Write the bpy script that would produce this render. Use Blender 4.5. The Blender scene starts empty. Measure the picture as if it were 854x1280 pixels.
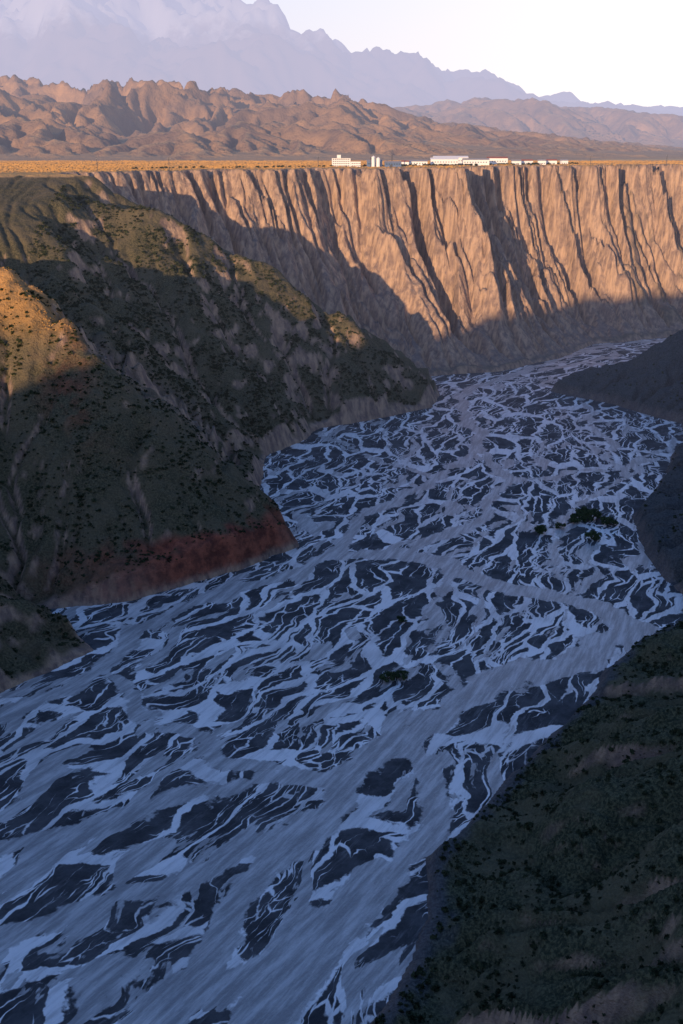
import bpy, math, random, time
import numpy as np
from mathutils import Vector
rng=np.random.default_rng(7); random.seed(7)
sc=bpy.context.scene
# ---------------------------------------------------------------- noise
_perm=np.random.default_rng(3).permutation(512).astype(np.int64)
_ang=np.random.default_rng(4).random(512)*2*np.pi
_gx=np.cos(_ang);_gy=np.sin(_ang)
def perlin(x,y):
    xi=np.floor(x).astype(np.int64);yi=np.floor(y).astype(np.int64)
    xf=x-xi;yf=y-yi
    u=xf*xf*xf*(xf*(xf*6-15)+10);v=yf*yf*yf*(yf*(yf*6-15)+10)
    def g(a,b,fx,fy):
        h=_perm[(_perm[a&511]+b)&511]
        return _gx[h]*fx+_gy[h]*fy
    n00=g(xi,yi,xf,yf);n10=g(xi+1,yi,xf-1,yf);n01=g(xi,yi+1,xf,yf-1);n11=g(xi+1,yi+1,xf-1,yf-1)
    a=n00+u*(n10-n00);b=n01+u*(n11-n01)
    return (a+v*(b-a))*1.5
def fbm(x,y,o=4,g=.5):
    s=0;a=1
    for i in range(o):
        s=s+a*perlin(x+17.3*i,y-9.1*i);x=x*2.03;y=y*2.03;a*=g
    return s
def ridged(x,y,o=4,g=.5):
    s=0;a=1;t=0
    for i in range(o):
        s=s+a*(1-np.abs(perlin(x+31.7*i,y+5.9*i))*1.6);t+=a;x=x*2.07;y=y*2.07;a*=g
    return s/t
def sm(t):
    t=np.clip(t,0,1);return t*t*(3-2*t)
def smin(a,b,k):
    h=np.clip(.5+.5*(b-a)/k,0,1)
    return b+(a-b)*h-k*h*(1-h)
# ---------------------------------------------------------------- layout (metres, world)
LB=[(-700,150),(-420,330),(-300,430),(-230,495),(-196,525),(-151,585),(-205,643),(-149,663),(-75,714),(-30,765),(-67,847),(-81,938),(-71,1018),(-24,1129),(40,1172),(110,1220),(126,1290),(124,1405),(215,1432),(324,1529),(398,1647),(563,1712),(800,1780),(1700,1950)]
RB=[(1700,1650),(800,1590),(512,1550),(394,1432),(289,1355),(270,1309),(325,1243),(385,1150),(367,1079),(313,963),(246,827),(233,707),(238,663),(228,631),(160,559),(131,512),(87,456),(62,416),(38,381),(34,346),(22,312),(10,293),(-20,220),(-90,140),(-250,40),(-700,-150)]
POLY=np.array(LB+RB,float)
GUL=[ [(-75,980,0),(-137,985,55),(-215,985,110),(-300,1020,150),(-420,1010,180),(-620,960,235)],
      [(124,1400,0),(50,1400,10),(-40,1400,40),(-130,1395,95),(-220,1380,160),(-310,1350,225)],
      [(-200,643,0),(-270,668,45),(-350,690,110),(-450,720,170)],
      [(140,520,0),(200,505,22),(280,495,70),(380,490,130)],
      [(240,690,0),(330,720,55),(430,740,130)]]
RID=[([(-520,900,216),(-420,895,216),(-274,868,208),(-206,850,190),(-167,845,170),(-109,818,112),(-70,787,64),(-42,760,26)],1.05),
     ([(-300,1250,246),(-287,1236,240),(-171,1240,224),(-116,1232,199),(-43,1222,157),(3,1212,120),(62,1200,78),(98,1192,44)],.90)]
PLAT=266.0
CL=[(1700,1800),(900,1740),(560,1650),(420,1560),(290,1420),(205,1250),(160,1080),(130,930),(90,800),(50,700),(5,590),(-55,480),(-120,380),(-190,280),(-280,160),(-500,-50)]
def seg_dist(x,y,a,b):
    ax,ay=a[:2];bx,by=b[:2];dx=bx-ax;dy=by-ay
    t=np.clip(((x-ax)*dx+(y-ay)*dy)/(dx*dx+dy*dy),0,1)
    return np.hypot(x-ax-t*dx,y-ay-t*dy),t
def inside(x,y):
    r=np.zeros(x.shape,bool);P=POLY
    for i in range(len(P)):
        x1,y1=P[i];x2,y2=P[(i+1)%len(P)]
        if y1==y2: continue
        c=((y1>y)!=(y2>y))&(x<(x2-x1)*(y-y1)/(y2-y1)+x1)
        r^=c
    return r
WX=[-700,-300,-40,124,215,324,398,563,800,1700];WY=[1340,1360,1400,1405,1432,1529,1647,1712,1780,1950]
def base(x,y,full=False):
    wx=x+6*perlin(x/70,y/70)+2.*perlin(x/22+9,y/22)+.8*perlin(x/8,y/8+4);wy=y+6*perlin(x/70+40,y/70)+2.*perlin(x/22,y/22+70)+.8*perlin(x/8+4,y/8)
    d=np.full(x.shape,1e9)
    for i in range(len(POLY)):
        s,_=seg_dist(wx,wy,POLY[i],POLY[(i+1)%len(POLY)]);np.minimum(d,s,out=d)
    ins=inside(wx,wy)
    wall=sm((wy-np.interp(wx,WX,WY)+6)/25)
    clx=np.interp(wy,[c[1] for c in CL][::-1],[c[0] for c in CL][::-1])
    right=sm((wx-clx)/20+.5)*(1-wall)
    near=1-sm((wy-620)/80)
    q=.9*wx+.45*wy
    n0=perlin(q/210,wy/900+31);n1=perlin(q/95,wy/700+3);n2=perlin(q/43+.5*perlin(x/60,y/60),y/400+11);n3=perlin(q/17+.6*perlin(x/30,y/30+5),y/160+23)
    n4=perlin(q/7.5+.4*perlin(x/14,y/14),y/70+43)
    am=.45+1.1*sm(.5+1.2*perlin(q/80+7,y/120))
    flute=18*n0+40*(1-2*np.abs(n1))-16+am*(23*(1-2.4*np.abs(n2))-10)+(1.5-am)*(16*(1-2.4*np.abs(n3))-6)+am*6*(1-2.4*np.abs(n4))
    flute+= -50*np.exp(-((q-846)/24)**2)+38*np.exp(-((q-792)/22)**2)+30*np.exp(-((q-905)/26)**2)+22*np.exp(-((q-985)/14)**2)-24*np.exp(-((q-720)/30)**2)
    Wd=np.interp(q,[300,560,700,800,860,960,1040,1180,1400,2000],[190,215,255,280,280,245,215,215,250,260])
    ld=fbm(x/55,y/55,3)
    redreg=np.exp(-(((x+80)/95)**2+((y-715)/80)**2)*1.2)
    def g(dd,k):
        dw=np.clip(dd+flute*sm(dd/90)*k,0,None)
        t=dw/Wd
        zw=PLAT*(np.interp(t,[0,.3,.62,.80,.88],[0,.19,.53,.80,1.0])+np.maximum(t-.88,0)*2)
        scarp=15*sm(dd/9)*np.maximum(sm(.6+ld),redreg)+6*redreg*sm(dd/7)
        zl=scarp*k+dd*.78
        zrn=dd*.60+6*sm(dd/8)*sm(.5+ld)
        zrf=12*sm(dd/10)+.32*np.minimum(dd,75)+1.05*np.maximum(dd-75,0)
        zr=zrn*near+zrf*(1-near)
        return zw*wall+(1-wall)*(zr*right+zl*(1-right))
    z=g(d,1.0);bad=0;bluff=0
    for gi,G in enumerate(GUL):
        dg=np.full(x.shape,1e9);zg=np.zeros(x.shape)
        for i in range(len(G)-1):
            s,t=seg_dist(wx,wy,G[i],G[i+1]);m=s<dg
            dg=np.where(m,s,dg);zg=np.where(m,G[i][2]+t*(G[i+1][2]-G[i][2]),zg)
        if gi==0:
            yg=np.interp(wx,[-420,-300,-215,-137,-75],[1010,1020,985,985,980])
            bad=np.exp(-(dg/110)**2)*sm((yg+25-wy)/40)*sm((20-wx)/60)*(1-wall)*sm(d/40)
            z=smin(z,zg+g(dg,0.)*.8,10)
        elif gi==3:
            yg=np.interp(wx,[140,200,280,380],[520,505,495,490]);nb=sm((wy-yg)/6)*near
            bluff=nb*np.exp(-(dg/18)**2)*sm(d/8)
            z=smin(z,zg+g(dg,0.)*.85+nb*19*sm((dg-3)/6),6)
        else: z=smin(z,zg+g(dg,0.6 if gi==1 else 0.0)*.85,10)
    rdist=np.full(x.shape,1e9)
    for R_,k_ in RID:
        zr_=np.full(x.shape,-1e3)
        for i in range(len(R_)-1):
            s,t=seg_dist(wx,wy,R_[i],R_[i+1]);rdist=np.minimum(rdist,s)
            zr_=np.maximum(zr_,R_[i][2]+t*(R_[i+1][2]-R_[i][2])-k_*np.sqrt(s*s+50)+k_*6)
        zr_=smin(zr_,17*sm(d/10)*sm(.7+ld)+1.02*d,14)
        z=-smin(-z,-zr_,9)
    low=np.interp(y,[350,600,800,1050,1190,1290],[0,32,46,60,25,0])*sm((-60-x)/80)*sm((x+1150)/200)
    crest=np.interp(x,[-1600,-1050,-930,-860,-740,-650,-500,-300,-100,300,900],[45,45,50,95,205,265,262,160,95,70,20])
    shade_ridge=crest*np.exp(-((y+650)/190)**2)  # unseen ridge added behind the camera; its crest sets the canyon's shadow line
    z=smin(z,PLAT-low+.8*fbm(x/60,y/60,3)+shade_ridge,5+8*sm(low/10))
    slope=sm((PLAT-low-2-z)/18)*sm(d/25)
    bq=.97*wx+.2*wy
    z=z-bad*slope*sm((rdist-6)/30)*(18*np.abs(perlin(bq/24+.4*perlin(x/40,y/40),wy/200))*2+8*np.abs(perlin(bq/9.,wy/80+9))*2)
    rq=.54*wx+.84*wy
    z=z-right*near*slope*(12*np.abs(perlin(rq/34+.5*perlin(x/40,y/40),wx/150))*2+4*np.abs(perlin(rq/11+.4*perlin(x/20,y/20),wx/60+7))*2)
    z=z+right*(1-near)*sm(d/18)*(8*(ridged(wx/60,wy/60,4)-.7)+1.5*fbm(x/12,y/12,3))
    # gentle spurs and hollows running down the front of the two left-hand spurs
    lq=.85*wx-.5*wy
    z=z-(1-wall)*(1-right)*slope*(4.5*np.abs(perlin(lq/42+.5*perlin(x/50,y/50),wy/260))*2+1.5*np.abs(perlin(lq/15+.4*perlin(x/20,y/20),wy/90))*2)
    z=z+slope*(5*fbm(wx/85,wy/85,2)*(1-wall)+1.4*fbm(x/24,y/24,3)+ (1-wall)*(1-right)*2*(ridged(wx/42,wy/42,3)-.6))
    z=np.where(ins,-3.0-0*z,np.maximum(z,-.3))
    if full: return z,np.where(ins,0,d),wall,right,near,bad,bluff
    return z
def blur(a,n=1):
    for _ in range(n):
        b=np.pad(a,1,mode='edge');a=(b[:-2,1:-1]+b[2:,1:-1]+b[1:-1,:-2]+b[1:-1,2:]+4*b[1:-1,1:-1])/8
    return a
def erode(H,cell,batches,n,steps,ke=.25,kd=.2,capf=4.,inertia=.08,mask=None,evap=.02,lo=-12.,hi=3.):
    h=(H/cell).copy();R,C=h.shape;H0=h.copy()
    for b in range(batches):
        h0=h.copy();hf=h.ravel()
        px=rng.random(n)*(C-3)+1;py=rng.random(n)*(R-3)+1
        dx=np.zeros(n);dy=np.zeros(n);sp=np.ones(n);wt=np.ones(n);sd=np.zeros(n)
        for st in range(steps):
            ix=px.astype(np.int64);iy=py.astype(np.int64);u=px-ix;v=py-iy;k=iy*C+ix
            a=hf[k];bb=hf[k+1];c=hf[k+C];dd=hf[k+C+1]
            gx=(bb-a)*(1-v)+(dd-c)*v;gy=(c-a)*(1-u)+(dd-bb)*u
            hold=a*(1-u)*(1-v)+bb*u*(1-v)+c*(1-u)*v+dd*u*v
            dx=dx*inertia-gx*(1-inertia);dy=dy*inertia-gy*(1-inertia)
            L=np.hypot(dx,dy)+1e-9;dx/=L;dy/=L
            nx=px+dx;ny=py+dy
            ok=(nx>1)&(ny>1)&(nx<C-2)&(ny<R-2)
            nx=np.where(ok,nx,px);ny=np.where(ok,ny,py)
            jx=nx.astype(np.int64);jy=ny.astype(np.int64);uu=nx-jx;vv=ny-jy;kk=jy*C+jx
            hn=hf[kk]*(1-uu)*(1-vv)+hf[kk+1]*uu*(1-vv)+hf[kk+C]*(1-uu)*vv+hf[kk+C+1]*uu*vv
            dh=hn-hold
            cap=np.maximum(-dh,.005)*sp*wt*capf
            dep=np.where(dh>0,np.minimum(np.minimum(dh,sd),.03),np.where(sd>cap,np.minimum((sd-cap)*kd,.02),0))
            er=np.where((dh<=0)&(sd<=cap),np.minimum(np.minimum((cap-sd)*ke,-dh),.06),0)*ok
            am=(dep-er)*ok
            np.add.at(hf,k,am*(1-u)*(1-v));np.add.at(hf,k+1,am*u*(1-v));np.add.at(hf,k+C,am*(1-u)*v);np.add.at(hf,k+C+1,am*u*v)
            sd=np.maximum(sd-am,0)
            sp=np.sqrt(np.maximum(sp*sp-dh*2,.01));sp=np.minimum(sp,2.5);wt*=(1-evap)
            px=nx;py=ny
        D=np.clip(h-h0,-1.0,.3)
        if mask is not None: D=D*mask
        h=h0+.4*D+.6*blur(D,1)
        h=np.clip(h,H0+lo/cell,H0+hi/cell)
    return h*cell
# ---------------------------------------------------------------- eroded fine area
cell=2.5
fx=np.arange(-560,760,cell);fy=np.arange(180,2000,cell)
FX,FY=np.meshgrid(fx,fy)
ZB,DB,WALL,RIGHT,NEAR,BAD,BLF=base(FX,FY,True)
mask=sm(DB/15)
mask2=mask*(WALL*1.0+(1-WALL)*(1-RIGHT)*(.36+.55*BAD)+RIGHT*(.3*NEAR+.8*(1-NEAR)))*(1-BLF)
ZE=erode(ZB,cell,12,30000,45,mask=mask2)
edge=np.minimum.reduce([FX-fx[0],fx[-1]-FX,FY-fy[0],fy[-1]-FY])
DEL=(ZE-ZB)*sm(edge/60)*mask
def bil(A,x,y):
    gx=np.clip((x-fx[0])/cell,0,len(fx)-1.001);gy=np.clip((y-fy[0])/cell,0,len(fy)-1.001)
    ix=gx.astype(int);iy=gy.astype(int);u=gx-ix;v=gy-iy
    return A[iy,ix]*(1-u)*(1-v)+A[iy,ix+1]*u*(1-v)+A[iy+1,ix]*(1-u)*v+A[iy+1,ix+1]*u*v
def axis(lo,hi,f0,f1,stepf,grow=1.25,mx=60):
    pts=[f0]
    while pts[-1]<f1: pts.append(pts[-1]+stepf(pts[-1]))
    s=stepf(f1)
    while pts[-1]<hi: s=min(s*grow,mx);pts.append(pts[-1]+s)
    s=stepf(f0);pre=[f0]
    while pre[-1]>lo: s=min(s*grow,mx);pre.append(pre[-1]-s)
    return np.array(pre[:0:-1]+pts)
xs=axis(-3200,3200,-460,700,lambda v:1.6)
ys=axis(-2500,2300,200,1960,lambda v:np.interp(v,[200,600,1300,1400,1960],[1.1,1.6,2.3,2.0,2.3]),mx=60)
def grid_mesh(name,X,Y,Z,attrs=None,mat=None,smooth=True):
    R,C=X.shape;me=bpy.data.meshes.new(name)
    co=np.stack([X,Y,Z],-1).reshape(-1,3).astype(np.float32)
    idx=np.arange(R*C,dtype=np.int32).reshape(R,C)
    f=np.stack([idx[:-1,:-1],idx[:-1,1:],idx[1:,1:],idx[1:,:-1]],-1).reshape(-1,4)
    me.vertices.add(len(co));me.vertices.foreach_set('co',co.ravel())
    me.loops.add(f.size);me.loops.foreach_set('vertex_index',f.ravel())
    me.polygons.add(len(f));me.polygons.foreach_set('loop_start',np.arange(0,f.size,4,dtype=np.int32))
    me.polygons.foreach_set('loop_total',np.full(len(f),4,dtype=np.int32))
    me.polygons.foreach_set('use_smooth',np.full(len(f),smooth))
    me.update(calc_edges=True)
    for k,a in (attrs or {}).items():
        at=me.attributes.new(k,'FLOAT','POINT');at.data.foreach_set('value',a.ravel().astype(np.float32))
    if mat: me.materials.append(mat)
    ob=bpy.data.objects.new(name,me);sc.collection.objects.link(ob);return ob
# ---------------------------------------------------------------- material helpers
class NT:
    def __init__(s,name):
        s.m=bpy.data.materials.new(name);s.m.use_nodes=True;s.t=s.m.node_tree;s.t.nodes.clear()
        s.out=s.t.nodes.new('ShaderNodeOutputMaterial');s.m.cycles.emission_sampling='NONE'
    def n(s,ty,**k):
        nd=s.t.nodes.new(ty)
        for a,b in k.items(): setattr(nd,a,b)
        return nd
    def l(s,a,b): s.t.links.new(a,b)
    def set(s,inp,v):
        if isinstance(v,bpy.types.NodeSocket): s.l(v,inp)
        elif isinstance(v,tuple): inp.default_value=(*v,1) if len(v)==3 else v
        else: inp.default_value=v
    def math(s,op,a,b=0.,c=None,clamp=False):
        n=s.n('ShaderNodeMath',operation=op,use_clamp=clamp);s.set(n.inputs[0],a);s.set(n.inputs[1],b)
        if c is not None: s.set(n.inputs[2],c)
        return n.outputs[0]
    def mr(s,v,a,b,c=0.,d=1.,smooth=True):
        n=s.n('ShaderNodeMapRange',interpolation_type='SMOOTHSTEP' if smooth else 'LINEAR')
        for i,q in enumerate([v,a,b,c,d]): s.set(n.inputs[i],q)
        return n.outputs[0]
    def mix(s,f,a,b):
        n=s.n('ShaderNodeMix',data_type='RGBA');s.set(n.inputs[0],f);s.set(n.inputs[6],a);s.set(n.inputs[7],b)
        return n.outputs[2]
    def noise(s,vec,scale,det=4,rough=.55,dist=0.):
        n=s.n('ShaderNodeTexNoise');s.l(vec,n.inputs['Vector']);n.inputs['Scale'].default_value=scale;n.inputs['Detail'].default_value=det;n.inputs['Roughness'].default_value=rough;n.inputs['Distortion'].default_value=dist
        return n.outputs[0]
    def attr(s,name): return s.n('ShaderNodeAttribute',attribute_name=name).outputs['Fac']
    def scalev(s,vec,v):
        n=s.n('ShaderNodeVectorMath',operation='MULTIPLY');s.l(vec,n.inputs[0]);n.inputs[1].default_value=v;return n.outputs[0]
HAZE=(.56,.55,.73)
def finish(N,col,rough=.95,bump=None,bstr=.5,bdist=1.,haze=9000.,spec=.2):
    b=N.n('ShaderNodeBsdfPrincipled');N.set(b.inputs['Base Color'],col);N.set(b.inputs['Roughness'],rough);b.inputs['Specular IOR Level'].default_value=spec
    if bump is not None:
        bn=N.n('ShaderNodeBump');bn.inputs['Strength'].default_value=bstr;bn.inputs['Distance'].default_value=bdist;N.l(bump,bn.inputs['Height']);N.l(bn.outputs[0],b.inputs['Normal'])
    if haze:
        # aerial haze painted on as emission, growing with distance from the world origin
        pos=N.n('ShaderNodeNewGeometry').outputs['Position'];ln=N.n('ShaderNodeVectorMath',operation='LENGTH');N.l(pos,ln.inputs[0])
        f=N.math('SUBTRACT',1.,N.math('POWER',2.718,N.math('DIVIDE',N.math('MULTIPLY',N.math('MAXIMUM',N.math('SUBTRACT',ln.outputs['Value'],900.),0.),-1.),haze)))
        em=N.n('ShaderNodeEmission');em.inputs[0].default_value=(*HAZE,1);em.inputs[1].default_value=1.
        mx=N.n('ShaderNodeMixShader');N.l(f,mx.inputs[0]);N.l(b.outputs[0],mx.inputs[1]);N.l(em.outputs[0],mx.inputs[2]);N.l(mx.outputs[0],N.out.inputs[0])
    else: N.l(b.outputs[0],N.out.inputs[0])
    return N.m
N=NT('canyon_rock_and_scrub')
g=N.n('ShaderNodeNewGeometry');pos=g.outputs['Position'];sep=N.n('ShaderNodeSeparateXYZ');N.l(g.outputs['Normal'],sep.inputs[0])
nz=sep.outputs[2]
n2=N.noise(pos,.12,4,.65);n3=N.noise(pos,.7,3,.7);n1=N.noise(pos,.03,3,.6)
vert=N.noise(N.scalev(pos,(.16,.16,.016)),1.,3,.6)
rock=N.mix(N.mr(n2,.3,.7),(.20,.145,.125),(.34,.235,.18))
rock=N.mix(N.mr(vert,.38,.66),rock,(.54,.37,.25))
rock=N.mix(N.mr(nz,.68,.88,0.,.6),rock,(.19,.165,.155))
veg=N.attr('veg');plt_=N.attr('plat')
grass=N.mix(N.mr(n3,.35,.65),(.050,.050,.028),(.145,.125,.07))
grass=N.mix(N.mr(n1,.42,.62,0.,.55),grass,(.16,.13,.08))
lush=N.mix(N.mr(n3,.4,.65),(.034,.044,.026),(.125,.13,.070))
lush=N.mix(N.mr(n1,.45,.60,0.,.65),lush,(.15,.135,.08))
grass=N.mix(N.math('MULTIPLY',N.attr('lush'),.85),grass,lush)
grass=N.mix(N.math('MULTIPLY',N.attr('dry'),N.mr(n2,.3,.6,.4,1.)),grass,(.50,.27,.085))
vf=N.math('MULTIPLY',veg,N.mr(nz,.25,.5),clamp=True)
col=N.mix(vf,rock,grass)
col=N.mix(N.attr('red'),col,N.mix(N.mr(n2,.35,.65),(.15,.05,.035),(.38,.12,.07)))
pl=N.mix(N.mr(n2,.3,.7),(.60,.36,.13),(.46,.30,.13))
col=N.mix(plt_,col,pl)
col=N.mix(N.attr('gravel'),col,N.mix(N.mr(n3,.3,.7),(.045,.05,.06),(.12,.125,.135)))
hgt=N.math('ADD',N.math('MULTIPLY',n2,2.5),N.math('MULTIPLY',n3,.9))
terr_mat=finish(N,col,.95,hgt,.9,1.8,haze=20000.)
X,Y=np.meshgrid(xs,ys)
Z,D,WL,RT,NR,BD,BL=base(X,Y,True)
infine=(X>fx[0])&(X<fx[-1])&(Y>fy[0])&(Y<fy[-1])
Z=Z+np.where(infine,bil(DEL,X,Y),0)
slopemask=sm((PLAT-3-Z)/10)*sm(D/12)
Z=Z+slopemask*(.6*fbm(X/7,Y/7,3,.6))
gy,gx=np.gradient(Z);gx/=np.gradient(X,axis=1);gy/=np.gradient(Y,axis=0);SL=np.hypot(gx,gy)
plat=sm((Z-(PLAT-4))/2.5)*(1-sm((SL-.25)/.3))
vn=fbm(X/60,Y/60,3)
veg=(1-WL)*sm(1.35+vn*.5+.8*RT)*(1-plat)*(1-sm((SL-1.55)/.5)*.85*(1-RT))*(1-.85*BD*sm((Z-30)/30))
veg*=sm((D-2+3*perlin(X/12,Y/12))/6)*(1-BL*sm((SL-.9)/.4))
veg+=WL*sm((vn+.1)*2)*sm((X-420)/100)*.5*(1-plat)
dry=sm((Z-145)/40)*(1-WL)*(1-RT)*sm((1000-Y)/60)
red=1.3*np.exp(-(((X+80)/100)**2+((Y-715)/85)**2))*sm((32-Z+7*perlin(X/15,Y/15))/9)*sm(D/3)+.6*np.exp(-(((X+215)/45)**2+((Y-790)/35)**2))*sm(vn+.2)*sm((SL-.7)/.4)
gravel=np.maximum(sm((2.0-Z)/2)*(1-sm((SL-.5)/.3)),RT*(1-NR)*.75*sm((1-plat)))
gravel=np.maximum(gravel,RT*NR*.8*sm((14+5*perlin(X/10,Y/10)-D)/6))
veg=np.clip(veg,0,1)
terr=grid_mesh('canyon_terrain',X,Y,Z,{'veg':veg,'lush':RT*NR,'dry':dry,'red':np.clip(red,0,1),'plat':plat,'gravel':gravel},terr_mat)
def gsamp(A,x,y):
    i=np.clip(np.searchsorted(xs,x)-1,0,len(xs)-2);j=np.clip(np.searchsorted(ys,y)-1,0,len(ys)-2)
    u=(x-xs[i])/(xs[i+1]-xs[i]);v=(y-ys[j])/(ys[j+1]-ys[j])
    return A[j,i]*(1-u)*(1-v)+A[j,i+1]*u*(1-v)+A[j+1,i]*(1-u)*v+A[j+1,i+1]*u*v
# ---------------------------------------------------------------- shrubs (one mesh of small leaf clumps)
N=NT('shrub_leaves');p_=N.n('ShaderNodeNewGeometry').outputs['Position']
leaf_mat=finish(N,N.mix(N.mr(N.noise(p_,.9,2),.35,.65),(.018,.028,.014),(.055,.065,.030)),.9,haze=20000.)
def tris_mesh(name,V,mat):
    me=bpy.data.meshes.new(name);n=len(V)//3
    me.vertices.add(n*3);me.vertices.foreach_set('co',V.astype(np.float32).ravel())
    me.loops.add(n*3);me.loops.foreach_set('vertex_index',np.arange(n*3,dtype=np.int32))
    me.polygons.add(n);me.polygons.foreach_set('loop_start',np.arange(0,n*3,3,dtype=np.int32));me.polygons.foreach_set('loop_total',np.full(n,3,dtype=np.int32))
    me.update(calc_edges=True);me.materials.append(mat)
    ob=bpy.data.objects.new(name,me);sc.collection.objects.link(ob);return ob
def clumps(cx,cy,cz,r,K):
    n=len(cx)
    th=rng.random((n,K))*2*np.pi;ph=np.arccos(rng.random((n,K)));rr=rng.random((n,K))**.4*.8
    c=np.stack([np.cos(th)*np.sin(ph)*rr,np.sin(th)*np.sin(ph)*rr,np.cos(ph)*rr*.75],-1)*r[:,None,None]
    c+=np.stack([cx,cy,cz],-1)[:,None,:]
    a=rng.normal(size=(n,K,3));a/=np.linalg.norm(a,axis=-1,keepdims=True)
    b=np.cross(a,rng.normal(size=(n,K,3)));b/=np.linalg.norm(b,axis=-1,keepdims=True)
    s=(r[:,None,None]*rng.uniform(.4,.75,(n,K,1)))
    V=np.stack([c+a*s,c-a*s*.5+b*s*.8,c-a*s*.5-b*s*.8],2)
    return V.reshape(-1,3)
def scatter(n,x0,x1,y0,y1,rlo,rhi,K,thr=.3,zmin=4,nsc=25.,pw=2.2):
    x=rng.uniform(x0,x1,n);y=rng.uniform(y0,y1,n)
    v=gsamp(veg,x,y);z=gsamp(Z,x,y)
    keep=(v>thr)&(z>zmin)&(rng.random(n)<sm(.55+.9*perlin(x/nsc,y/nsc)))
    x,y,z=x[keep],y[keep],z[keep]
    r=rlo+(rhi-rlo)*rng.random(len(x))**pw
    return clumps(x,y,z,r,K)
V=np.concatenate([
 scatter(19000,-320,140,960,1260,1.0,2.9,14),
 scatter(15000,-330,0,520,960,.8,2.3,14),
 scatter(22000,-10,260,200,660,.45,2.0,24,nsc=16.,zmin=1,pw=3.),
 scatter(2500,230,480,640,1350,.8,2.2,12)])
tris_mesh('shrub_vegetation',V,leaf_mat)
# standing dry grass on the plateau and on the crest of the near spur
N=NT('dry_grass_blades');p_=N.n('ShaderNodeNewGeometry').outputs['Position']
dg_mat=finish(N,N.mix(N.mr(N.noise(p_,.02,3),.35,.65),(.52,.29,.09),(.36,.22,.10)),.95,haze=20000.)
def grass(n,x0,x1,y0,y1,cond,w,h):
    x=rng.uniform(x0,x1,n);y=rng.uniform(y0,y1,n);z=gsamp(Z,x,y);k=cond(x,y,z);x,y,z=x[k],y[k],z[k];m=len(x)
    a=rng.normal(0,.7,m);ww=w*rng.uniform(.6,1.3,m);hh=h*rng.uniform(.5,1.2,m)
    ca,sa=np.cos(a)*ww,np.sin(a)*ww;le=rng.normal(0,.25,m)
    p0=np.stack([x-ca,y-sa,z-.1],-1);p1=np.stack([x+ca,y+sa,z-.1],-1);p2=np.stack([x+.3*ca,y+.3*sa+le,z+hh],-1);p3=np.stack([x-.6*ca,y-.6*sa+le,z+hh*.8],-1)
    return np.stack([p0,p1,p2,p0,p2,p3],1).reshape(-1,3)
V=np.concatenate([grass(60000,-900,1100,1380,2320,lambda x,y,z:(gsamp(plat,x,y)>.8),1.8,.9),
 grass(12000,-420,-120,700,980,lambda x,y,z:(gsamp(dry,x,y)>.3)&(gsamp(veg,x,y)>.3),.8,.7)])
tris_mesh('dry_grass',V,dg_mat)
# ---------------------------------------------------------------- river
CH=[([(145,1048),(86,938),(30,847),(2,771),(-22,720),(-99,663),(-134,613),(-140,569),(-169,530),(-209,487),(-330,380)],7),
([(1700,1800),(900,1740),(556,1690),(436,1647),(358,1579),(233,1405),(157,1309),(145,1200),(145,1048),(161,938),(101,807),(46,754),(-4,737)],7),
([(46,754),(112,692),(172,650),(196,619),(132,564),(81,539),(31,479),(1,442),(-17,404),(-43,356),(-66,293),(-85,250),(-200,120)],11),
([(31,479),(52,429),(33,386),(1,346),(-28,293),(-50,230)],8),
([(-145,569),(-100,503),(-52,463),(1,442)],5),
([(-300,340),(-169,392),(-121,404),(-80,429),(-39,446),(1,442)],6),
([(-250,280),(-146,324),(-94,361),(-46,392),(-17,404)],6),
([(385,1130),(267,938),(185,827),(154,706),(172,650)],3.5),
([(161,938),(243,963),(325,1005)],4),([(-24,1111),(27,1018),(86,938)],4),
([(147,847),(81,737),(58,601),(61,530)],2.5),([(233,1405),(300,1300),(290,1150),(267,938)],4),([(436,1647),(400,1530),(233,1405)],5)]
rx=np.arange(-520,1700,4.);ry=np.arange(-20,2050,4.)
RX,RY=np.meshgrid(rx,ry)
cl=np.array(CL,float)
t=np.linspace(0,len(cl)-1,160);cx=np.interp(t,range(len(cl)),cl[:,0]);cy=np.interp(t,range(len(cl)),cl[:,1])
for _ in range(30):
    cx[1:-1]=(cx[:-2]+2*cx[1:-1]+cx[2:])/4;cy[1:-1]=(cy[:-2]+2*cy[1:-1]+cy[2:])/4
cs=np.r_[0,np.cumsum(np.hypot(np.diff(cx),np.diff(cy)))]
best=np.full(RX.shape,1e9);FS=np.zeros(RX.shape);FT=np.zeros(RX.shape)
for i in range(len(cx)-1):
    d,tt=seg_dist(RX,RY,(cx[i],cy[i]),(cx[i+1],cy[i+1]));m=d<best
    cr=(cx[i+1]-cx[i])*(RY-cy[i])-(cy[i+1]-cy[i])*(RX-cx[i])
    best=np.where(m,d,best);FS=np.where(m,cs[i]+tt*(cs[i+1]-cs[i]),FS);FT=np.where(m,np.sign(cr)*d,FT)
MC=np.full(RX.shape,1e9)
wx=RX+11*perlin(RX/45,RY/45);wy=RY+11*perlin(RX/45+50,RY/45)
for P,w in CH:
    for i in range(len(P)-1):
        d,_=seg_dist(wx,wy,P[i],P[i+1]);MC=np.minimum(MC,d-w)
MC=np.minimum(MC,60)
N=NT('silty_braided_river')
fs=N.attr('fs');ft=N.attr('ft');mc=N.attr('mc')
cmb=N.n('ShaderNodeCombineXYZ');N.l(fs,cmb.inputs[0]);N.l(ft,cmb.inputs[1]);P=cmb.outputs[0]
geo=N.n('ShaderNodeNewGeometry').outputs['Position']
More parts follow.
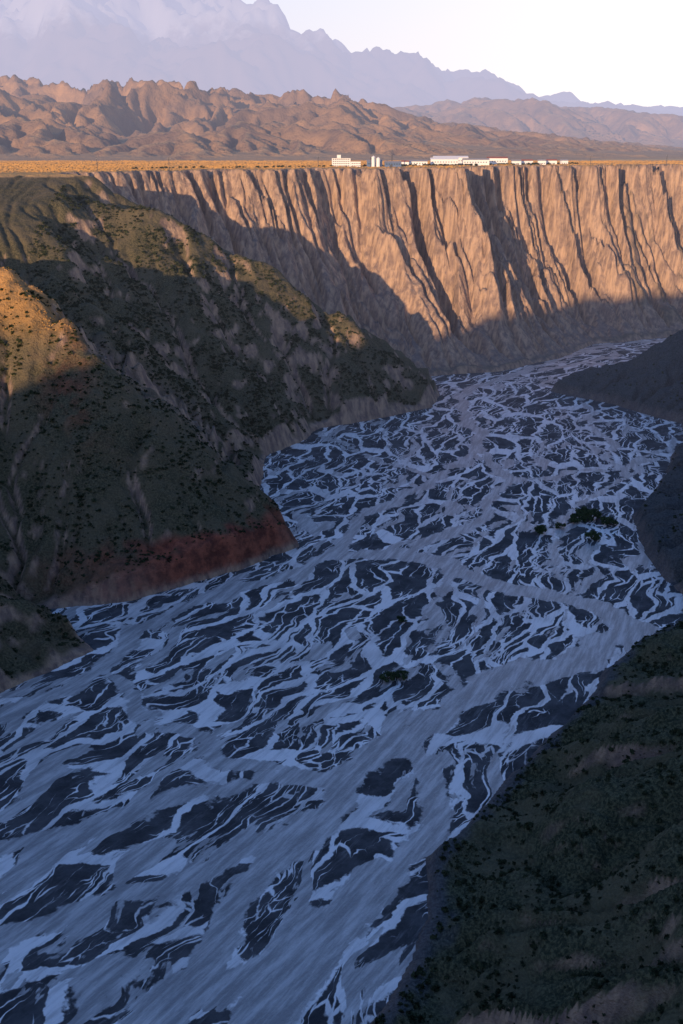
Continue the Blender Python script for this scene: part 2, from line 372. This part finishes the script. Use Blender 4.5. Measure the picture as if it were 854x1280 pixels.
def warp(vec,scale,amt,det=2):
    n=N.n('ShaderNodeTexNoise');N.l(vec,n.inputs['Vector']);n.inputs['Scale'].default_value=scale;n.inputs['Detail'].default_value=det
    s=N.n('ShaderNodeVectorMath',operation='SUBTRACT');N.l(n.outputs['Color'],s.inputs[0]);s.inputs[1].default_value=(.5,.5,.5)
    m=N.n('ShaderNodeVectorMath',operation='MULTIPLY_ADD');N.l(s.outputs[0],m.inputs[0]);m.inputs[1].default_value=(amt,amt,0);N.l(vec,m.inputs[2]);return m.outputs[0]
W1=warp(P,.016,46.);W2=warp(W1,.055,14.,3)
def vor(vec,sx,sy,off=0.):
    m=N.n('ShaderNodeVectorMath',operation='MULTIPLY_ADD');N.l(vec,m.inputs[0]);m.inputs[1].default_value=(1/sx,1/sy,0);m.inputs[2].default_value=(off,off*.7,0)
    v=N.n('ShaderNodeTexVoronoi',feature='DISTANCE_TO_EDGE',voronoi_dimensions='2D');v.inputs['Scale'].default_value=1.;N.l(m.outputs[0],v.inputs['Vector']);return v.outputs['Distance']
v1=vor(W2,84,22);v2=vor(W2,42,9.5,5.3);v3=vor(W2,22,5.,9.7)
nm=N.noise(P,.03,2);nl=N.noise(P,.013,2);nf=N.noise(geo,.22,4,.68)
w1=N.mr(nm,.3,.7,.02,.13,False)
w2=N.mr(nl,.38,.64,-.05,.10,False)
w3=N.mr(nm,.56,.36,-.08,.09,False)
jit=N.math('MULTIPLY',N.math('SUBTRACT',nf,.5),.11)
def lt(v,w,soft): return N.mr(N.math('SUBTRACT',N.math('ADD',v,jit),w),-soft,soft,1.,0.)
b1=lt(v1,w1,.012);b2=lt(v2,w2,.02);b3=lt(v3,w3,.03)
# gravel bars stand where the bed is high; bars shrink in the wide lower reach
bed=N.noise(N.scalev(W1,(.014,.045,1.)),1.,5,.55)
thr=N.mr(fs,2330.,2650.,.41,.47)
bedw=N.mr(N.math('SUBTRACT',N.math('ADD',bed,N.math('MULTIPLY',jit,.4)),thr),-.008,.008,1.,0.)
mcn=N.math('ADD',mc,N.math('MULTIPLY',N.math('SUBTRACT',N.noise(P,.05,4,.65),.5),28.))
main=N.mr(mcn,-1.,1.,1.,0.)
big=N.math('MAXIMUM',bedw,main)
small=N.math('MAXIMUM',N.math('MAXIMUM',b1,b2),b3)
water=N.math('MAXIMUM',big,small)
bar=N.mix(N.mr(N.noise(geo,.06,4,.65),.35,.7),(.026,.029,.035),(.085,.088,.095))
stk=N.noise(N.scalev(P,(.03,.22,1.)),1.,5,.72)
bar=N.mix(N.mr(stk,.54,.72,0.,.75),bar,(.21,.21,.215))
silt_glint=N.mix(N.mr(stk,.38,.66),(.30,.295,.295),(.62,.61,.60))
thin_glint=N.math('MULTIPLY',small,N.math('SUBTRACT',1.,big))
silt_glint=N.mix(N.math('MULTIPLY',thin_glint,N.math('MULTIPLY',N.mr(stk,.3,.55,.5,1.),N.mr(N.noise(geo,.02,2),.35,.6,.5,1.))),silt_glint,(.92,.91,.90))  # thin channels whitened: bright sky reflection painted into the silt colour
col=N.mix(water,bar,silt_glint)
rgh=N.math('SUBTRACT',.9,N.math('MULTIPLY',water,.62))
rip=N.noise(N.scalev(P,(.40,.8,1.)),1.,3,.7)
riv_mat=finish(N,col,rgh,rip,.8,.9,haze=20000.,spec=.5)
river=grid_mesh('braided_river',RX,RY,np.zeros(RX.shape),{'fs':FS,'ft':FT,'mc':MC},riv_mat)
# ---------------------------------------------------------------- trees on the river bars
def simple(name,col,rough=.8,var=.15,haze=20000.):
    N=NT(name);p=N.n('ShaderNodeNewGeometry').outputs['Position']
    return finish(N,N.mix(N.noise(p,.8,3),tuple(c*(1-var) for c in col),tuple(min(1,c*(1+var)) for c in col)),rough,haze=haze)
bark=simple('bark',(.10,.075,.055))
N=NT('willow_leaves');p_=N.n('ShaderNodeNewGeometry').outputs['Position']
wil_mat=finish(N,N.mix(N.mr(N.noise(p_,.5,2),.35,.65),(.025,.045,.020),(.075,.10,.042)),.9,haze=20000.)
def tree_mesh(seed,R,H):
    rr=np.random.default_rng(seed);verts=[];faces=[];mi=[]
    def tube(a,b,ra,rb,n=6):
        a=Vector(a);b=Vector(b);q=(b-a).to_track_quat('Z','Y');o=len(verts)
        for p,r in((a,ra),(b,rb)):
            for k in range(n):
                verts.append(tuple(p+q@Vector((math.cos(k*2*math.pi/n)*r,math.sin(k*2*math.pi/n)*r,0))))
        for k in range(n): faces.append((o+k,o+(k+1)%n,o+n+(k+1)%n,o+n+k));mi.append(0)
    tips=[]
    for s in range(4):
        an=s*1.57+rr.random();b0=(.3*math.cos(an),.3*math.sin(an),-.3)
        m=(R*.3*math.cos(an),R*.3*math.sin(an),H*.4);tube(b0,m,.28,.18)
        for k in range(4):
            a2=an+rr.uniform(-.8,.8);f=rr.uniform(.5,.85);e=(R*f*math.cos(a2),R*f*math.sin(a2),H*rr.uniform(.35,.9)*(1.15-f*.4));tube(m,e,.16,.04);tips.append(e)
    tips+= [(0,0,H*.85),(R*.2,0,H*.7),(-R*.2,R*.2,H*.75)]
    for e in tips:
        cr=R*rr.uniform(.22,.42)
        for k in range(130):
            d=rr.normal(size=3);d/=np.linalg.norm(d);c=np.array(e)+d*cr*rr.random()**.4*np.array([1,1,.75])
            if c[2]<.1: continue
            a=rr.normal(size=3);a/=np.linalg.norm(a);b=np.cross(a,rr.normal(size=3));b/=np.linalg.norm(b);s=rr.uniform(.2,.5)
            o=len(verts);verts.extend([tuple(c+a*s),tuple(c+b*s*.6),tuple(c-a*s),tuple(c-b*s*.6)]);faces.append((o,o+1,o+2,o+3));mi.append(1)
    me=bpy.data.meshes.new('willow_tree');me.from_pydata(verts,[],faces);me.materials.append(bark);me.materials.append(wil_mat)
    me.polygons.foreach_set('material_index',mi);return me
TM=[tree_mesh(11,5,5),tree_mesh(12,5,5.5),tree_mesh(13,5,4.6)]
for i,(x,y,r) in enumerate([(198,822,7.5),(212,828,8),(224,816,7),(207,838,7),(163,795,6),(181,807,4.5),(202,782,6.5),(40,628,3.6),(27,549,5.5),(36,551,4.5)]):
    o=bpy.data.objects.new('willow_tree',TM[i%3]);o.location=(x,y,0);o.scale=(r/5,)*3;o.rotation_euler[2]=i*1.3;sc.collection.objects.link(o)
# ---------------------------------------------------------------- buildings on the plateau
white=simple('white_render',(.80,.79,.77),.7,.05);glass=simple('window_glass',(.05,.06,.08),.2,.1);blue=simple('blue_steel_cladding',(.10,.16,.28),.5,.1);roofm=simple('grey_roof',(.30,.29,.29),.7,.1);dark=simple('dark_steel',(.08,.08,.09),.6,.1);redr=simple('red_roof',(.35,.12,.08),.7,.1)
def emp(name,loc,rz=0):
    e=bpy.data.objects.new(name,None);e.location=loc;e.rotation_euler[2]=rz;sc.collection.objects.link(e);return e
def part(par,name,boxes,mat,extra=None):
    v=[];f=[]
    for (x0,x1,y0,y1,z0,z1) in boxes:
        o=len(v);v+=[(x0,y0,z0),(x1,y0,z0),(x1,y1,z0),(x0,y1,z0),(x0,y0,z1),(x1,y0,z1),(x1,y1,z1),(x0,y1,z1)]
        f+=[(o,o+3,o+2,o+1),(o+4,o+5,o+6,o+7),(o,o+1,o+5,o+4),(o+1,o+2,o+6,o+5),(o+2,o+3,o+7,o+6),(o+3,o,o+4,o+7)]
    if extra:
        o=len(v);v+=extra[0];f+=[tuple(k+o for k in q) for q in extra[1]]
    me=bpy.data.meshes.new(name);me.from_pydata(v,[],f);me.materials.append(mat);ob=bpy.data.objects.new(name,me);sc.collection.objects.link(ob);ob.parent=par
def gable(x0,x1,y0,y1,z,h,ov=.4):
    x0-=ov;x1+=ov;y0-=ov;y1+=ov;ym=(y0+y1)/2
    return ([(x0,y0,z),(x1,y0,z),(x1,y1,z),(x0,y1,z),(x0,ym,z+h),(x1,ym,z+h)],[(0,1,5,4),(2,3,4,5),(0,4,3),(1,2,5),(0,3,2,1)])
def cyl(x,y,z0,z1,r,n=16,cone=0):
    v=[(x+r*math.cos(k*6.2832/n),y+r*math.sin(k*6.2832/n),z) for z in(z0,z1) for k in range(n)];v.append((x,y,z1+cone))
    return (v,[(k,(k+1)%n,n+(k+1)%n,n+k) for k in range(n)]+[(n+k,n+(k+1)%n,2*n) for k in range(n)])
G0=PLAT-.5
e=emp('white_office_building',(8,1716,G0))
part(e,'walls',[(-23,6,0,12,0,13),(6.02,22,1,12,0,8),(-15,-9,2,10,13.01,18)],white)
part(e,'roof',[(-23.4,6.3,-.4,12.4,13.02,13.5),(6.35,22.4,.6,12.4,8.02,8.4),(-15.4,-8.6,1.6,10.4,18.01,18.4)],roofm)
part(e,'windows',[(x,x+1.6,-.06,.02,z,z+1.6) for z in(1.2,4.4,7.6,10.6) for x in np.arange(-21.5,5,3.)]+[(x,x+1.6,.94,1.02,z,z+1.5) for z in(1.2,4.6) for x in np.arange(8,21,3.)],glass)
part(e,'door',[(-1.4,.1,-.12,.02,0,2.4)],dark)
e=emp('processing_plant',(68,1722,G0))
part(e,'walls',[(-28,-4,0,14,0,8),(0,26,2,16,0,6.5)],blue)
part(e,'roof',[],roofm,gable(-28,-4,0,14,8.02,2.6));part(e,'low_roof',[],roofm,gable(0,26,2,16,6.52,2.2))
part(e,'silo',[],white,cyl(-18,-5,0,15,3,16,2));part(e,'silo_b',[],white,cyl(-10.5,-5,0,13,3,16,2));part(e,'chimney',[],dark,cyl(12,20,0,18,.8))
part(e,'windows',[(x,x+2.4,-.06,.02,4,5.6) for x in np.arange(-26,-6,4.)]+[(x,x+2.4,1.94,2.02,3.6,5) for x in np.arange(2,25,4.)],glass)
part(e,'door',[(8.0,12.4,1.9,2.01,0,3.4)],dark)
for i,(x,y,L,h) in enumerate([(122,1800,38,7),(172,1830,46,10),(226,1840,44,9),(268,1880,34,11),(190,1900,60,12)]):
    e=emp('white_warehouse',(x,y,G0),.04*i-.06)
    part(e,'walls',[(-L/2,L/2,0,14,0,h)],white);part(e,'roof',[],[roofm,white,roofm,redr,white][i],gable(-L/2,L/2,0,14,h+.02,2.6))
    part(e,'windows',[(a,a+2,-.06,.02,h*.5,h*.5+1.4) for a in np.arange(-L/2+2,L/2-3,4.5)],glass)
    part(e,'door',[(-2.,2.,-.12,.015,0,3.2)],dark)
for i,(x,y,L) in enumerate([(300,1880,16),(322,1900,20),(348,1905,14),(366,1920,22),(392,1925,12),(104,1790,12)]):
    e=emp('white_farmhouse',(x,y,G0),.15*math.sin(i*2))
    part(e,'walls',[(-L/2,L/2,0,9,0,6.5)],white);part(e,'roof',[],redr if i%2 else roofm,gable(-L/2,L/2,0,9,6.52,2.4))
    part(e,'windows',[(a,a+1.4,-.06,.02,1.4,2.9) for a in np.arange(-L/2+1.5,L/2-2,3.2)],glass);part(e,'door',[(-.6,.5,-.1,.015,0,2.2)],dark)
for i,(x,y) in enumerate([(-236,1500),(-36,1692),(560,1890),(-330,1480),(45,1700),(420,1850)]):
    e=emp('utility_pole',(x,y,G0),.5*i)
    part(e,'pole',[],dark,cyl(0,0,0,17,.4,10));part(e,'crossarm',[(-2.4,2.4,-.14,.14,15,15.3),(-1.6,1.6,-.14,.14,13.4,13.7)],dark)
    part(e,'insulators',[(a,a+.2,-.1,.1,15.31,15.8) for a in(-2.3,-.9,.7,2.1)],white)
n=260;tx=np.r_[rng.uniform(95,420,n),rng.uniform(-300,90,60)];ty=np.interp(tx,[-300,90,420],[1560,1770,1950])+rng.uniform(-12,30,len(tx))
tris_mesh('distant_tree_row',clumps(tx,ty,np.full(len(tx),PLAT+.5),rng.uniform(1.,3.4,len(tx)),30),leaf_mat)
# ---------------------------------------------------------------- surrounding plateau (frame of quads)
N=NT('dry_steppe')
p_=N.n('ShaderNodeNewGeometry').outputs['Position']
col=N.mix(N.mr(N.noise(p_,.004,4),.35,.7),(.66,.42,.17),(.42,.28,.13))
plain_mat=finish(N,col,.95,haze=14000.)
me=bpy.data.meshes.new('steppe_plain');x0,x1,y0,y1=xs[0]+2,xs[-1]-2,ys[0]+2,ys[-1]-2;B=45000;zz=PLAT-1.0
vs=[(-B,-B,zz),(B,-B,zz),(B,B,zz),(-B,B,zz),(x0,y0,zz),(x1,y0,zz),(x1,y1,zz),(x0,y1,zz)]
me.from_pydata(vs,[],[(0,1,5,4),(1,2,6,5),(2,3,7,6),(3,0,4,7)]);me.materials.append(plain_mat)
ob=bpy.data.objects.new('steppe_plain',me);sc.collection.objects.link(ob)
# ---------------------------------------------------------------- foothills
def hills(name,x0,x1,y0,y1,c,hf,mat,er,lo=-70):
    hx=np.arange(x0,x1,c);hy=np.arange(y0,y1,c);HX,HY=np.meshgrid(hx,hy)
    H=hf(HX,HY)
    if er: H=erode(H,c,*er,lo=lo,hi=25)
    e=np.minimum.reduce([HX-x0,hx[-1]-HX,HY-y0,hy[-1]-HY])
    H=H*sm(e/(c*12))-6*(1-sm(e/(c*6)))
    return grid_mesh(name,HX,HY,PLAT-2+H,None,mat)
def f1(x,y):
    w=x+160*perlin(x/700,y/700)+50*perlin(x/230,y/230);v=y+160*perlin(x/700+7,y/700)+50*perlin(x/230+9,y/230)
    top=np.interp(x/(.0001+np.maximum(y,1)),[-.5,-.31,-.165,-.09,0,.053,.125,.2,.31,.5],[280,275,230,215,205,130,95,65,25,20])
    y0=2180+60*perlin(x/400,3.3+0*y)
    ramp=.30*sm((y-y0)/700)+.70*sm((y-y0-300)/1700)
    r=.56*ridged(w/900,v/700,2,.5)+.44*ridged(w/210,v/280,4,.5)
    return np.maximum(top*ramp*(.16+1.14*np.clip(r,0,.93))-7,-5)+ramp*6*fbm(x/90,y/90,3)
N=NT('bare_brown_hills');g=N.n('ShaderNodeNewGeometry');p_=g.outputs['Position'];s_=N.n('ShaderNodeSeparateXYZ');N.l(g.outputs['Normal'],s_.inputs[0])
hn=N.noise(p_,.02,5,.65)
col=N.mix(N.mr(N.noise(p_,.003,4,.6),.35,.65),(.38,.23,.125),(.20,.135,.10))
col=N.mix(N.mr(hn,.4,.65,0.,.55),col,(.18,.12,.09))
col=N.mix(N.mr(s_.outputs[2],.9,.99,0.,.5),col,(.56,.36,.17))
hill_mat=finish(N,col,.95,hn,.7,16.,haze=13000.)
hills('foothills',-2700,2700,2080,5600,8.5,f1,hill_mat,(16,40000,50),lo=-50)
def f2(x,y):
    a=x/y
    top=np.interp(a,[-.4,0,.05,.118,.2,.31,.5],[300,290,300,390,330,225,200])
    return top*sm((y-7000)/2200)*(.45+.8*ridged(x/1500,y/1500,6,.5))-10
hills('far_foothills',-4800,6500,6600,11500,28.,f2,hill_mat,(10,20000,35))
def f3(x,y):
    a=x/y
    top=np.interp(a,[-.5,-.31,-.2,-.1,-.06,-.03,0,.05,.09,.125,.16,.3,.5],[2600,2650,2750,2600,2200,1880,1740,1650,1290,1270,1060,680,600])*1.02
    rr=ridged(x/3600+4.2,y/3600,7,.55)
    return top*sm((y-13500)/6500)*(.42+.72*rr)
N=NT('hazy_mountain_rock');g=N.n('ShaderNodeNewGeometry');p_=g.outputs['Position'];s_=N.n('ShaderNodeSeparateXYZ');N.l(p_,s_.inputs[0])
sn=N.math('ADD',s_.outputs[2],N.math('MULTIPLY',N.noise(p_,.0012,6,.7),1400.))
col=N.mix(N.mr(sn,2550.,2950.),(.24,.17,.15),(.80,.80,.82))
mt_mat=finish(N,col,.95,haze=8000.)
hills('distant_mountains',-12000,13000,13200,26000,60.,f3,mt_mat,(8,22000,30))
# ---------------------------------------------------------------- world, sun, camera
AZ=math.radians(205);EL=math.radians(8)
wd=bpy.data.worlds.new("World");sc.world=wd;wd.use_nodes=True
nt=wd.node_tree;bg=nt.nodes['Background'];sk=nt.nodes.new('ShaderNodeTexSky');sk.sky_type='NISHITA';sk.sun_disc=False
sk.sun_elevation=EL;sk.sun_rotation=AZ;sk.ozone_density=3.0;sk.air_density=1.2;sk.dust_density=.6
tc=nt.nodes.new('ShaderNodeTexCoord');sx=nt.nodes.new('ShaderNodeSeparateXYZ');nt.links.new(tc.outputs['Generated'],sx.inputs[0])
mr=nt.nodes.new('ShaderNodeMapRange');mr.interpolation_type='SMOOTHSTEP';nt.links.new(sx.outputs[2],mr.inputs[0])
for i,v in enumerate([0.,.5,1.,0.]): mr.inputs[i+1].default_value=v
mx=nt.nodes.new('ShaderNodeMix');mx.data_type='RGBA';nt.links.new(mr.outputs[0],mx.inputs[0])
tint=nt.nodes.new('ShaderNodeMix');tint.data_type='RGBA';tint.blend_type='MULTIPLY';tint.inputs[0].default_value=1
nt.links.new(sk.outputs[0],tint.inputs[6]);tint.inputs[7].default_value=(1.45,1.45,1.95,1)
nt.links.new(tint.outputs[2],mx.inputs[6])
hz=nt.nodes.new('ShaderNodeMix');hz.data_type='RGBA';hz.inputs[6].default_value=(4.7,4.7,6.1,1);hz.inputs[7].default_value=(7.5,6.9,6.9,1)
m2=nt.nodes.new('ShaderNodeMapRange');nt.links.new(sx.outputs[0],m2.inputs[0])
for i,v in enumerate([-.35,.2,0.,1.]): m2.inputs[i+1].default_value=v
nt.links.new(m2.outputs[0],hz.inputs[0]);nt.links.new(hz.outputs[2],mx.inputs[7])
nt.links.new(mx.outputs[2],bg.inputs[0]);bg.inputs[1].default_value=.15
l=bpy.data.lights.new('sun','SUN');l.energy=5.0;l.angle=math.radians(.5);l.color=(1,.66,.37);lo=bpy.data.objects.new('sun',l);sc.collection.objects.link(lo)
d=Vector((math.sin(AZ)*math.cos(EL),math.cos(AZ)*math.cos(EL),math.sin(EL)))
lo.rotation_euler=d.to_track_quat('Z','Y').to_euler()
cam=bpy.data.cameras.new('camera');co=bpy.data.objects.new('camera',cam);sc.collection.objects.link(co)
cam.sensor_fit='VERTICAL';cam.sensor_height=36;cam.lens=36*1300/1280;cam.clip_start=1;cam.clip_end=100000
co.location=(0,0,300);co.rotation_euler=(math.radians(70.5),0,0);sc.camera=co
sc.view_settings.view_transform='Standard'
